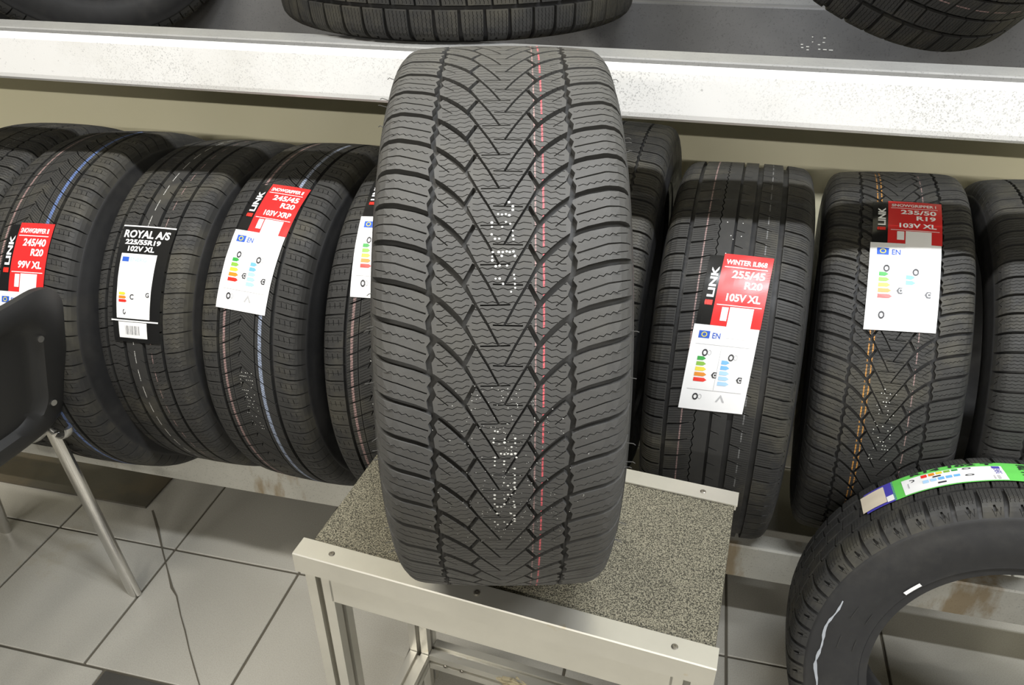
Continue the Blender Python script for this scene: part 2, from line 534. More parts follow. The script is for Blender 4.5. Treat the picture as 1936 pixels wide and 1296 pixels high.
class Profile:
    def __init__(self, sc, R, scx=1.0):
        xs = [p[0] * scx for p in PROF]; rs = [p[1] for p in PROF]
        s = [0.0]
        for i in range(1, len(xs)): s.append(s[-1] + math.hypot(xs[i] - xs[i - 1], rs[i] - rs[i - 1]))
        # pattern coordinate: stretched so that UMAX meets the end of the profile
        self.s = np.array(s) / s[-1] * UMAX
        self.x = np.array(xs); self.r = np.array(rs); self.sc = sc * 0.001; self.R = R
    def at(self, u, h=0.0):
        a = abs(u); x = np.interp(a, self.s, self.x); r = np.interp(a, self.s, self.r)
        e = 2.5
        x2 = np.interp(min(a + e, UMAX), self.s, self.x); r2 = np.interp(min(a + e, UMAX), self.s, self.r)
        x1 = np.interp(abs(a - e), self.s, self.x) * (1 if a >= e else -1); r1 = np.interp(abs(a - e), self.s, self.r)
        dx, dr = x2 - x1, r2 - r1; L = math.hypot(dx, dr)
        nx, nr = -dr / L, dx / L
        x = x + nx * h; r = r + nr * h
        sg = 1 if u >= 0 else -1
        return sg * x * self.sc, self.R + r * self.sc
    def xyz(self, u, th, h=0.0):
        x, r = self.at(u, h)
        return (x, -r * math.cos(th), r * math.sin(th))

def gdepth(u):
    a = abs(u)
    return 7.5 if a < 94 else max(2.2, 7.5 - (a - 94) * 0.15)

def tread_cell(pat, sipes=True, nv=2):
    P, U = pat.P, UMAX
    V, E, F, kinds = [], [], [], []
    def addpoly(poly, kind):
        b = len(V); V.extend(Vector(q) for q in poly)
        F.append(list(range(b, b + len(poly)))); kinds.append(kind)
    addpoly([(-U, 0), (U, 0), (U, P), (-U, P)], 'dom')
    for u in [x * s for x in (40, 70, 88, 97, 104.5, 112) for s in (-1, 1)] + [0.13]:
        b = len(V); V.extend([Vector((u, 0)), Vector((u, P))]); E.append((b, b + 1))
    for j in range(1, nv):
        b = len(V); V.extend([Vector((-U, P * j / nv + 0.017)), Vector((U, P * j / nv + 0.017))]); E.append((b, b + 1))
    for kind, poly, rep in pat.items:
        if kind == 's' and not sipes: continue
        for sh in (range(-5, 6) if rep else (0,)):
            q = [(max(-U - 3, min(U + 3, a)), b + sh * P) for a, b in poly]
            if max(b for a, b in q) < -0.01 or min(b for a, b in q) > P + 0.01: continue
            addpoly(q, kind)
    v, e, f, ov, oe, of = delaunay_2d_cdt(V, E, F, 0, 1e-4, True)
    tris = []
    for face, ids in zip(f, of):
        ks = {kinds[i] for i in ids}
        if 'dom' not in ks: continue
        lev = 2 if 'g' in ks else 1 if 's' in ks else 0
        pm = 0
        if lev == 0:
            for k in ks:
                if k[0] == 'p': pm = int(k[1:])
        tris.append((tuple(face), lev, pm))
    return [(p.x, p.y) for p in v], tris

def tread_components(pat, sipes=True, nv=2):
    """blocks of one pitch: list of (is_ring, [(uvh verts)], faces, mat idx, centroid v)"""
    P = pat.P; v, tris = tread_cell(pat, sipes, nv)
    emap = {}
    for ti, (fc, lev, pm) in enumerate(tris):
        for a in range(len(fc)):
            i, j = fc[a], fc[(a + 1) % len(fc)]
            emap.setdefault((min(i, j), max(i, j)), []).append(ti)
    lo, hi = {}, {}
    for (i, j), ts in emap.items():
        if len(ts) == 1:
            key = round((v[i][0] + v[j][0]) * 5)
            if abs(v[i][1]) < 1e-3 and abs(v[j][1]) < 1e-3: lo[key] = (ts[0], (i, j))
            elif abs(v[i][1] - P) < 1e-3 and abs(v[j][1] - P) < 1e-3: hi[key] = (ts[0], (i, j))
    def find(d, key):
        for k in (key, key - 1, key + 1):
            if k in d: return d[k][0]
        return None
    def neigh(ti, i, j):
        """-> (tri or None, dk)"""
        ts = emap[(min(i, j), max(i, j))]
        if len(ts) == 2: return (ts[0] if ts[1] == ti else ts[1]), 0
        key = round((v[i][0] + v[j][0]) * 5)
        if abs(v[i][1]) < 1e-3 and abs(v[j][1]) < 1e-3: return find(hi, key), -1
        if abs(v[i][1] - P) < 1e-3 and abs(v[j][1] - P) < 1e-3: return find(lo, key), 1
        return None, None
    seen = {}; out = []
    for t0 in range(len(tris)):
        if t0 in seen or tris[t0][1] == 2: continue
        seen[t0] = 0; st = [t0]; comp = [t0]; ring = False
        while st:
            t = st.pop(); fc = tris[t][0]
            for a in range(len(fc)):
                n, dk = neigh(t, fc[a], fc[(a + 1) % len(fc)])
                if n is None or tris[n][1] == 2: continue
                if n not in seen: seen[n] = seen[t] + dk; st.append(n); comp.append(n)
                elif seen[n] != seen[t] + dk: ring = True
        vid = {}; verts = []; faces = []; mi = []
        def vert(i, lev, k):
            key = (i, lev, k)
            if key not in vid:
                u = v[i][0]; d = gdepth(u)
                h = 0.0 if lev == 0 else -min(3.2, 0.6 * d) if lev == 1 else -(d + 0.7)
                vid[key] = len(verts); verts.append((u, v[i][1] + k * P, h))
            return vid[key]
        area = 0; cv = 0
        for t in comp:
            fc, lev, pm = tris[t]; k = 0 if ring else seen[t]
            faces.append(tuple(vert(i, lev, k) for i in reversed(fc))); mi.append(pm)
            m_ = sum(v[i][1] for i in fc) / len(fc) + k * P
            a2 = 0.5 * abs((v[fc[1]][0] - v[fc[0]][0]) * (v[fc[2]][1] - v[fc[0]][1]) - (v[fc[2]][0] - v[fc[0]][0]) * (v[fc[1]][1] - v[fc[0]][1]))
            area += a2; cv += a2 * m_
            for a in range(len(fc)):
                i, j = fc[a], fc[(a + 1) % len(fc)]
                n, dk = neigh(t, i, j)
                if n is None:
                    if dk is None and abs(abs(v[i][0]) - UMAX) < 0.01: nl = 2
                    else: continue
                else: nl = tris[n][1]
                if nl > lev:
                    faces.append((vert(i, lev, k), vert(j, lev, k), vert(j, nl, k), vert(i, nl, k))); mi.append(0)
        if area < 3: continue
        cv /= area
        s = math.floor(cv / P) if not ring else 0
        out.append((ring, [(u, w - s * P, h) for u, w, h in verts], faces, mi, cv - s * P, area))
    return out

CELLS = {}
def cells(name, fn, paints, sipes, nv):
    key = (name, tuple(paints), sipes)
    if key not in CELLS:
        p = fn()
        for idx, (u, w, dash, m) in enumerate(paints): p.paint(u, w, idx + 1, dash)
        CELLS[key] = (p.P, tread_components(p, sipes, nv))
    return CELLS[key]

def make_tire(label, cat_group, C, yaw, lean, R, sc, pat, rim=0.66, paints=(), vis=(-55, 100), phase=0.0,
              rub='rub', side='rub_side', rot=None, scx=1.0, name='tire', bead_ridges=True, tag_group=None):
    rotm = rot if rot is not None else Matrix.Rotation(yaw, 4, 'Z') @ Matrix.Rotation(lean, 4, 'Y')
    root = empty(name, C, rotm)
    tag(root, label, 'tire', cat_group)
    pr = Profile(sc, R, scx)
    P, comps = cells(pat.__name__, pat, paints, True, 2)
    _, simple = cells(pat.__name__, pat, (), False, 1)
    N = max(30, round(2 * PI * R * 1000 / (P * sc)))
    dth = 2 * PI / N
    mats = [M[rub]] + [M[p[3]] for p in paints]
    ang = lambda vv: -vv / P * dth
    def inview(th):
        d = math.degrees(th) % 360
        if d > 180: d -= 360
        return vis[0] <= d <= vis[1]
    for ring, verts, faces, mi, cv, area in comps:
        if ring:
            n = len(verts); VV = []; FF = []; MM = []
            for i in range(N):
                VV += [pr.xyz(u, ang(w) + phase - i * dth, h) for u, w, h in verts]
                FF += [tuple(k + i * n for k in f) for f in faces]; MM += mi
            mk('tread_rib', mesh_from('tread_rib', VV, FF, mats, MM), root)
        else:
            me = mesh_from('tread_block', [pr.xyz(u, ang(w), h) for u, w, h in verts], faces, mats, mi)
            for i in range(N):
                a = phase - i * dth
                if not inview(ang(cv) + a): continue
                o = mk('tread_block', me, root)
                o.rotation_euler = (-a, 0, 0)
    VV, FF = [], []
    for ring, verts, faces, mi, cv, area in simple:
        if ring: continue
        for i in range(N):
            a = phase - i * dth
            if inview(ang(cv) + a): continue
            b = len(VV)
            VV += [pr.xyz(u, ang(w) + a, h) for u, w, h in verts]
            FF += [tuple(k + b for k in f) for f in faces]
    if VV:
        o = mk('rear_tread_blocks', mesh_from('rear_tread_blocks', VV, FF, [M[rub]]), root)
        o['kind'] = 'stuff'
    # carcass: groove floor, side walls, beads, inner liner
    us = np.linspace(-UMAX, UMAX, 45)
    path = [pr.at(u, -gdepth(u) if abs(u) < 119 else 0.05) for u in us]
    xe, re = pr.at(UMAX)
    rr = rim * R; H = re - rr; k = sc * scx * 0.001
    sw = [(xe + 1.6 * k, re - 0.05 * H), (xe + 1.4 * k, re - 0.09 * H), (xe + 4.0 * k, re - 0.2 * H), (xe + 5.6 * k, re - 0.38 * H),
          (xe + 4.2 * k, re - 0.55 * H), (xe + 0.2 * k, re - 0.70 * H), (xe - 4.5 * k, re - 0.82 * H),
          (xe - 5.0 * k, re - 0.86 * H), (xe - 8.5 * k, re - 0.88 * H), (xe - 10.5 * k, re - 0.95 * H), (xe - 12 * k, re - H), (xe - 20 * k, re - H - 0.001)]
    inner = [(xe - 24 * k, re - 0.94 * H), (xe - 17 * k, re - 0.6 * H), (xe - 15 * k, re - 0.3 * H), (xe - 22 * k, re - 0.02 * H), (xe - 45 * k, re + 0.003), (0.0, re + 0.006)]
    right = sw + inner
    prof = [(-x, r) for x, r in sw[::-1]] + path + right + [(-x, r) for x, r in inner[::-1]][1:]
    ns = 128; n = len(prof)
    VV = [(x, -r * math.cos(2 * PI * s / ns), r * math.sin(2 * PI * s / ns)) for s in range(ns) for x, r in prof]
    FF = [(s * n + i, s * n + (i + 1) % n, ((s + 1) % ns) * n + (i + 1) % n, ((s + 1) % ns) * n + i) for s in range(ns) for i in range(n)]
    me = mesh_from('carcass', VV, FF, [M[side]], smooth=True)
    me.set_sharp_from_angle(angle=R_(40))
    mk('carcass', me, root)
    root['_'] = 0; del root['_']
    return root, pr

# ------------------------------------------------------------------ labels stuck on the treads
_txt = {}
def text_mesh(s, bold=0.03):
    key = (s, bold)
    if key not in _txt:
        c = bpy.data.curves.new('t', 'FONT'); c.body = s; c.size = 1.0; c.offset = bold * 0.75; c.resolution_u = 3
        o = bpy.data.objects.new('t', c); COL.objects.link(o)
        dg = bpy.context.evaluated_depsgraph_get(); dg.update()
        ev = o.evaluated_get(dg); me = ev.to_mesh()
        vv = [(p.co.x, p.co.y) for p in me.vertices]; ff = [tuple(p.vertices) for p in me.polygons]
        ev.to_mesh_clear(); bpy.data.objects.remove(o); bpy.data.curves.remove(c)
        x0 = min(p[0] for p in vv); x1 = max(p[0] for p in vv); y0 = min(p[1] for p in vv); y1 = max(p[1] for p in vv)
        _txt[key] = ([((x - x0) / (x1 - x0), (y - y0) / (y1 - y0)) for x, y in vv], ff, (x1 - x0) / (y1 - y0))
    return _txt[key]

class Label:
    def __init__(self, root, pr, quad, lift=1.2):
        self.root, self.pr, self.lift = root, pr, lift
        self.q = [(u, R_(t)) for u, t in quad]        # bl, br, tr, tl in (mm, rad)
        self.k = 1.0 / (pr.sc * 1000)
        self.layers = {}
        self.base = None
    def pt(self, a, b, lay):
        (u0, t0), (u1, t1), (u2, t2), (u3, t3) = self.q
        u = (u0 * (1 - a) + u1 * a) * (1 - b) + (u3 * (1 - a) + u2 * a) * b
        t = (t0 * (1 - a) + t1 * a) * (1 - b) + (t3 * (1 - a) + t2 * a) * b
        wr = 0.35 * math.sin(23 * b + 5 * a) * math.sin(9 * a + 1.3) + 0.25 * math.sin(41 * b - 13 * a)
        # u is millimetres along the real surface: bring it to pattern units
        return self.pr.xyz(u * self.k, t, (self.lift + 0.5 + wr * 0.4 + lay * 0.55) * self.k)
    def put(self, nm, matn, v, f, lay):
        key = (nm, matn) if not self.layers else (nm, matn, len(self.layers))
        L = self.layers.setdefault(key, [[], []])
        b = len(L[0]); L[0] += [self.pt(x, y, lay) for x, y in v]; L[1] += [tuple(i + b for i in q) for q in f]
    def rect(self, nm, matn, a0, b0, a1, b1, lay=1, na=4, nb=None):
        nb = nb or max(2, int((b1 - b0) * 60))
        na = max(1, min(10, int((a1 - a0) * 14) + 1))
        v = [(a0 + (a1 - a0) * i / na, b0 + (b1 - b0) * j / nb) for j in range(nb + 1) for i in range(na + 1)]
        f = [(j * (na + 1) + i, j * (na + 1) + i + 1, (j + 1) * (na + 1) + i + 1, (j + 1) * (na + 1) + i) for j in range(nb) for i in range(na)]
        self.put(nm, matn, v, f, lay)
    def poly(self, nm, matn, pts, lay=2):
        self.put(nm, matn, pts, [tuple(range(len(pts)))], lay)
    def ring(self, nm, matn, ca, cb, ra, rb, thick=0.3, a0=0, a1=360, lay=2, n=20):
        v, f = [], []
        for i in range(n + 1):
            t = R_(a0 + (a1 - a0) * i / n)
            for s in (1, 1 - thick): v.append((ca + ra * s * math.cos(t), cb + rb * s * math.sin(t)))
        for i in range(n): f.append((2 * i, 2 * i + 2, 2 * i + 3, 2 * i + 1))
        self.put(nm, matn, v, f, lay)
    def text(self, s, matn, a0, b0, a1, b1, rot=False, lay=2, bold=0.03, nm='printed_text'):
        vv, ff, asp = text_mesh(s, bold)
        if rot: v = [(a1 - (a1 - a0) * y, b0 + (b1 - b0) * x) for x, y in vv]
        else: v = [(a0 + (a1 - a0) * x, b0 + (b1 - b0) * y) for x, y in vv]
        self.put(nm, matn, v, ff, lay)
    def build(self, label_text, base_key):
        base = None
        order = [base_key] + [k for k in self.layers if k != base_key]
        for key in order:
            nm, mn = key[:2]; v, f = self.layers[key]
            me = mesh_from(nm, v, f, [M[mn]])
            o = mk(nm, me, base if base else self.root)
            if base is None:
                base = o; o['label'] = label_text
                me.polygons.foreach_set('use_smooth', [True] * len(me.polygons))
        return base

def eu_class(L, a0, b0, a1, b1, full=True, gradeL='C', gradeR='C'):
    """the white rating panel: flag, letters, five-step bars, grade arrows, pictograms; (a0..b1) panel box"""
    A = lambda x: a0 + (a1 - a0) * x
    B = lambda y: b0 + (b1 - b0) * y
    def bar(mn, x, y, w, h):
        L.poly('printed_bars', mn, [(A(x), B(y)), (A(x + w), B(y)), (A(x + w + 0.045), B(y + h / 2)), (A(x + w), B(y + h)), (A(x), B(y + h))])
    L.rect('flag', 'l_blue', A(0.10), B(0.845), A(0.27), B(0.93), 2)
    L.ring('flag', 'l_yellow', A(0.185), B(0.8875), (a1 - a0) * 0.045, (b1 - b0) * 0.03, 0.3, lay=3)
    for i, mn in enumerate(('l_green', 'l_lime', 'l_yellow', 'l_orange', 'l_redink')):
        bar(mn, 0.15, 0.59 - i * 0.062, 0.09 + 0.018 * i, 0.045)
    for i in range(5):
        bar('l_sky' if i < 2 else 'l_sky2', 0.53, 0.565 - i * 0.062, 0.08 + 0.012 * i, 0.045)
    for x, y, g in ((0.41, 0.395, gradeL), (0.80, 0.365, gradeR)):
        L.poly('grade_arrow', 'l_dark', [(A(x), B(y + 0.035)), (A(x + 0.03), B(y)), (A(x + 0.085), B(y)), (A(x + 0.085), B(y + 0.07)), (A(x + 0.03), B(y + 0.07))])
        L.text(g, 'l_white', A(x + 0.032), B(y + 0.012), A(x + 0.075), B(y + 0.058), lay=3, bold=0.05)
    for x, y in ((0.25, 0.68), (0.66, 0.65), (0.23, 0.16)):
        L.ring('pictogram', 'l_dark', A(x), B(y), (a1 - a0) * 0.045, (b1 - b0) * 0.042, 0.45)
        L.ring('pictogram', 'l_grey', A(x + 0.07), B(y + 0.004), (a1 - a0) * 0.03, (b1 - b0) * 0.03, 0.25)
    L.rect('printed_lines', 'l_grey', A(0.08), B(0.775), A(0.92), B(0.779), 2)
    L.rect('printed_lines', 'l_grey', A(0.08), B(0.245), A(0.92), B(0.249), 2)
    L.rect('printed_lines', 'l_grey', A(0.485), B(0.25), A(0.49), B(0.74), 2)
    L.poly('pictogram', 'l_grey', [(A(0.55), B(0.12)), (A(0.62), B(0.21)), (A(0.69), B(0.12)), (A(0.66), B(0.12)), (A(0.62), B(0.175)), (A(0.58), B(0.12))])

def red_label(root, pr, quad, lines, split=0.50, ltext='', txt_flag='EN', patch=True, crinkled=True):
    L = Label(root, pr, quad)
    s = split                                         # b of the seam between panels
    L.rect('label', 'paper', 0.0, 0.0, 0.99, s, 1)
    L.rect('black_strip', 'l_black', 0.02, s - 0.01, 0.26, 0.985, 0)
    L.rect('red_panel', 'l_red', 0.24, s + 0.001, 1.0, 1.0, 1)
    r = lambda y: s + (1 - s) * y
    L.text(lines[0], 'l_white', 0.29, r(0.845), 0.92, r(0.92), bold=0.035)
    L.rect('printed_text', 'l_white', 0.28, r(0.80), 0.94, r(0.812), 2)
    L.text(lines[1], 'l_white', 0.42, r(0.655), 0.92, r(0.765), bold=0.04)
    L.text(lines[2], 'l_white', 0.64, r(0.515), 0.91, r(0.62), bold=0.04)
    L.text(lines[3], 'l_white', 0.40, r(0.335), 0.92, r(0.44), bold=0.04)
    L.rect('printed_text', 'l_white', 0.28, r(0.275), 0.96, r(0.285), 2)
    if patch:
        L.rect('blank_sticker', 'paper', 0.37, r(0.07), 0.47, r(0.25), 2)
        L.rect('blank_sticker', 'paper', 0.49, s - 0.07, 0.85, r(0.26), 2)
    L.text('LINK', 'l_white', 0.095, r(0.37), 0.205, r(0.80), rot=True, bold=0.045)
    L.text('i', 'l_redink', 0.085, r(0.26), 0.205, r(0.335), rot=True, bold=0.05)
    L.text(txt_flag, 'l_blue', 0.31, s * 0.85, 0.43, s * 0.915, bold=0.02)
    eu_class(L, 0.0, 0.0, 0.99, s)
    return L.build(ltext, ('label', 'paper'))

# ------------------------------------------------------------------ placement of all the tires
S = 1.05
def W(x, y, z): return (x * S, y * S, EYE + z * S)

hero_c = (-0.84 * math.sin(YAW) - 0.009, 0.84 * math.cos(YAW), EYE - 0.489)
hero, hpr = make_tire('big tire with V-shaped tread and red line, standing on the carpeted stand', None,
    hero_c, YAW, 0.0, 0.318, 0.968, pat_v, rim=0.68,
    scx=1.035,
    paints=((33.5, 1.5, 0.86, 'p_red'), (27.0, 1.2, None, 'p_pink')), vis=(-55, 100), phase=R_(3.0), rub='rub_hero', side='rub_side_h')

G_ROW = 'tires standing in a row on the lower rack'
G_TOP = 'tires on the upper rack'
row = {}
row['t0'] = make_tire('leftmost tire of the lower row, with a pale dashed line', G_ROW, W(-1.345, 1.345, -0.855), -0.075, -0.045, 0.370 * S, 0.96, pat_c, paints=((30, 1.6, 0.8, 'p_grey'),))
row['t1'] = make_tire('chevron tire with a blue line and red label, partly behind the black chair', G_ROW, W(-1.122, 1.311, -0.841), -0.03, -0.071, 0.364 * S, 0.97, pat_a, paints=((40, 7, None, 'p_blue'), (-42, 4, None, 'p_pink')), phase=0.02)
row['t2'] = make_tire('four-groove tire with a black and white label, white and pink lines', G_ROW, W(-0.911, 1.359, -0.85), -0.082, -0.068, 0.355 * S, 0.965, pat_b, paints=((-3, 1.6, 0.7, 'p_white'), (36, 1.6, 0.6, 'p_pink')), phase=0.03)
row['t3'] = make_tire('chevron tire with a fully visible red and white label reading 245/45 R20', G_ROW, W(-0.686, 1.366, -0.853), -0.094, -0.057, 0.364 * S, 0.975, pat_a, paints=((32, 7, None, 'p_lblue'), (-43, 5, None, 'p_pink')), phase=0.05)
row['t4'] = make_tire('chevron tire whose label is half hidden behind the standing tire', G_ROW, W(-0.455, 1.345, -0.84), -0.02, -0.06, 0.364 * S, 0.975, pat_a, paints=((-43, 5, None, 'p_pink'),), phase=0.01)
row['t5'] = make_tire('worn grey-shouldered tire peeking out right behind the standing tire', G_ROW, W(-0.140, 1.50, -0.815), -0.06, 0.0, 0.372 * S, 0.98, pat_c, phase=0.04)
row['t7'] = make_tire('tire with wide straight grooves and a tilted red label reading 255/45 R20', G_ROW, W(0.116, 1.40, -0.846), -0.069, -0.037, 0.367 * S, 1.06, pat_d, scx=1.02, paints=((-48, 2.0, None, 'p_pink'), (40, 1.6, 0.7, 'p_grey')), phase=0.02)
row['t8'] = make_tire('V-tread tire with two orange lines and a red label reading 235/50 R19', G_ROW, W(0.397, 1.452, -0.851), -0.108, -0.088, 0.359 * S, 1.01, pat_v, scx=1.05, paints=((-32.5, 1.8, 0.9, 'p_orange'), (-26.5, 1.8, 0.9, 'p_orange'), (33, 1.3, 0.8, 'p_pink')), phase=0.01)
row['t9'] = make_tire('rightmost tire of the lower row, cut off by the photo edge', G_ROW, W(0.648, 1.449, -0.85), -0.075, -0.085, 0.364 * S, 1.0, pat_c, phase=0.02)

# floor tire leaning on the rack
ft, ftpr = make_tire('tire standing on the floor with a green and white label, leaning on the rack rail', None,
    (0.592, 0.970, EYE - 1.124), -1.683, -0.301, 0.33, 0.86, pat_e, rim=0.625, vis=(-70, 140), phase=0.03)

# upper rack
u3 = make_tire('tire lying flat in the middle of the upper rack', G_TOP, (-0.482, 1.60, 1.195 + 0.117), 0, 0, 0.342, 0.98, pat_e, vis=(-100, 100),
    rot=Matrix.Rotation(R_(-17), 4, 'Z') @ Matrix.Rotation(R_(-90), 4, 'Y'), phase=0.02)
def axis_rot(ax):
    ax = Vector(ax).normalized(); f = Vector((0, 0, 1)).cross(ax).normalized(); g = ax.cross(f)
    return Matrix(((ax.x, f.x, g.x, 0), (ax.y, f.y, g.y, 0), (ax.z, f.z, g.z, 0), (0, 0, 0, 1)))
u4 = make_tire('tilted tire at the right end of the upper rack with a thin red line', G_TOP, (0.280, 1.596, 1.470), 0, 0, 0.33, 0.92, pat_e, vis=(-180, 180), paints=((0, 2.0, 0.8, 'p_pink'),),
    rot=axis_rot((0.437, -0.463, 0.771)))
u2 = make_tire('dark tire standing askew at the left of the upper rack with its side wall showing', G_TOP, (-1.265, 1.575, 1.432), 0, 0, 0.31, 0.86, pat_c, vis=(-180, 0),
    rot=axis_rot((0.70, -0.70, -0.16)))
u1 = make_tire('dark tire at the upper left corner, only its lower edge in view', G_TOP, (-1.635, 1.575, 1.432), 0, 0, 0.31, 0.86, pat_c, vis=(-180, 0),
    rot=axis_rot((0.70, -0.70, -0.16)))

# ---- labels
t8, p8 = row['t8']; t7, p7 = row['t7']; t3, p3 = row['t3']; t1, p1 = row['t1']; t4, p4 = row['t4']; t2, p2 = row['t2']
red_label(t8, p8, [(-43, 36.5), (55.5, 37.0), (59, 77), (-42, 77.5)], ('SNOWGRIPPER I', '235/50', 'R19', '103V XL'), 0.60, 'red and white size label')
red_label(t7, p7, [(-57, 14.7), (40, 15.3), (56.6, 55.2), (-40, 55.4)], ('WINTER IL868', '255/45', 'R20', '105V XL'), 0.53, 'red and white size label')
red_label(t3, p3, [(-60, 29.5), (42, 28.7), (56.7, 68), (-51, 69.5)], ('SNOWGRIPPER II', '245/45', 'R20', '103V XRP'), 0.57, 'red and white size label')
red_label(t1, p1, [(-36, 10), (64, 10), (58, 50), (-36, 50)], ('SNOWGRIPPER II', '245/40', 'R20', '99V XL'), 0.50, 'red and white size label')
red_label(t4, p4, [(-50, 37), (45, 37), (25, 76), (-70, 76)], ('SNOWGRIPPER II', '245/45', 'R20', '103V XL'), 0.60, 'red and white size label')

L = Label(t2, p2, [(-42, 16.0), (57, 16.5), (62, 51.0), (-53, 51.0)])
L.rect('label', 'l_black', 0, 0, 1, 1, 1)
L.text('ROYAL A/S', 'l_white', 0.06, 0.885, 0.93, 0.955, bold=0.04)
L.text('225/55R19', 'l_white', 0.12, 0.825, 0.80, 0.87, bold=0.05)
L.text('102V XL', 'l_white', 0.20, 0.765, 0.72, 0.812, bold=0.04)
L.rect('rating_panel', 'paper', 0.10, 0.20, 0.80, 0.745, 2)
L.rect('rating_panel', 'paper', 0.13, 0.035, 0.74, 0.17, 2)
L.rect('flag', 'l_blue', 0.14, 0.675, 0.27, 0.715, 3)
L.text('ENERG', 'l_sky2', 0.30, 0.68, 0.62, 0.712, lay=3, bold=0.0)
for i, mn in enumerate(('l_yellow', 'l_orange', 'l_redink')):
    L.poly('printed_bars', mn, [(0.15, 0.395 - i * 0.03), (0.26 + i * 0.015, 0.395 - i * 0.03), (0.29 + i * 0.015, 0.406 - i * 0.03), (0.26 + i * 0.015, 0.417 - i * 0.03), (0.15, 0.417 - i * 0.03)], 3)
L.text('C', 'l_dark', 0.38, 0.36, 0.46, 0.405, lay=3, bold=0.03)
L.text('G', 'l_dark', 0.70, 0.385, 0.77, 0.425, lay=3, bold=0.03)
L.ring('pictogram', 'l_dark', 0.27, 0.255, 0.03, 0.022, 0.4, 90, 360, lay=3)
for i in range(11):
    x = 0.28 + i * 0.029
    L.rect('barcode', 'l_dark' if i % 3 else 'l_grey', x, 0.065, x + (0.012 if i % 2 else 0.007), 0.14, 3)
L.rect('edge_strip', 'l_white', -0.02, 0.175, 0.98, 0.187, 3)
L.rect('edge_strip', 'l_white', 0.0, 0.985, 1.0, 0.996, 3)
L.build('black label with a white rating panel', ('label', 'l_black'))

L = Label(ft, ftpr, [(-42, 41.5), (28, 41.5), (28, 112), (-42, 112)])
L.rect('label', 'l_brightgreen', 0, 0.12, 1, 0.80, 1)
L.rect('purple_band', 'l_purple', 0.0, 0.0, 1.0, 0.125, 1)
L.rect('purple_band', 'l_purple', -0.02, 0.78, 1.0, 1.0, 1)
L.poly('white_wedge', 'l_white', [(0.0, 0.70), (0.03, 0.69), (0.62, 0.80), (0.62, 0.83), (0.0, 0.73)], 3)
L.poly('purple_wedge', 'l_purple', [(0.0, 0.73), (0.62, 0.83), (1.0, 0.83), (1.0, 1.0), (0.0, 1.0)], 2)
L.rect('blank_sticker', 'l_tan', 0.12, -0.015, 0.92, 0.088, 3)
L.rect('rating_panel', 'paper', 0.22, 0.16, 0.97, 0.52, 2)
for i, mn in enumerate(('l_redink', 'l_orange', 'l_yellow', 'l_lime', 'l_green')):
    L.rect('printed_bars', mn, 0.26, 0.235 + i * 0.028, 0.40 - i * 0.012, 0.257 + i * 0.028, 3)
for i in range(5):
    L.rect('printed_bars', 'l_sky' if i > 1 else 'l_sky2', 0.55, 0.235 + i * 0.028, 0.70 - i * 0.012, 0.257 + i * 0.028, 3)
L.rect('grade_arrow', 'l_dark', 0.44, 0.275, 0.50, 0.305, 3)
L.rect('grade_arrow', 'l_dark', 0.78, 0.285, 0.85, 0.315, 3)
L.ring('pictogram', 'l_dark', 0.30, 0.40, 0.045, 0.016, 0.4, lay=3)
L.ring('pictogram', 'l_dark', 0.66, 0.40, 0.045, 0.016, 0.4, lay=3)
L.ring('pictogram', 'l_dark', 0.40, 0.195, 0.07, 0.014, 0.35, 0, 200, lay=3)
L.rect('pictogram', 'l_grey', 0.48, 0.18, 0.72, 0.184, 3)
L.rect('flag', 'l_purple', 0.25, 0.485, 0.37, 0.512, 3)
L.text('ENERG', 'l_purple', 0.40, 0.488, 0.66, 0.510, lay=3, bold=0.0)
L.rect('barcode', 'l_grey', 0.74, 0.475, 0.93, 0.480, 3)
L.rect('barcode', 'l_grey', 0.74, 0.487, 0.93, 0.497, 3)
L.text('R14 102 T', 'l_dark', 0.04, 0.20, 0.15, 0.50, rot=True, lay=3, bold=0.05)
L.text('102 T XL', 'l_dark', 0.10, 0.575, 0.92, 0.608, lay=3, bold=0.04)
L.text('TL 687', 'l_dark', 0.28, 0.64, 0.92, 0.685, lay=3, bold=0.05)
L.rect('barcode', 'l_white', 0.70, 0.09, 0.96, 0.118, 3)
L.build('green and white label with a purple end', ('label', 'l_brightgreen'))

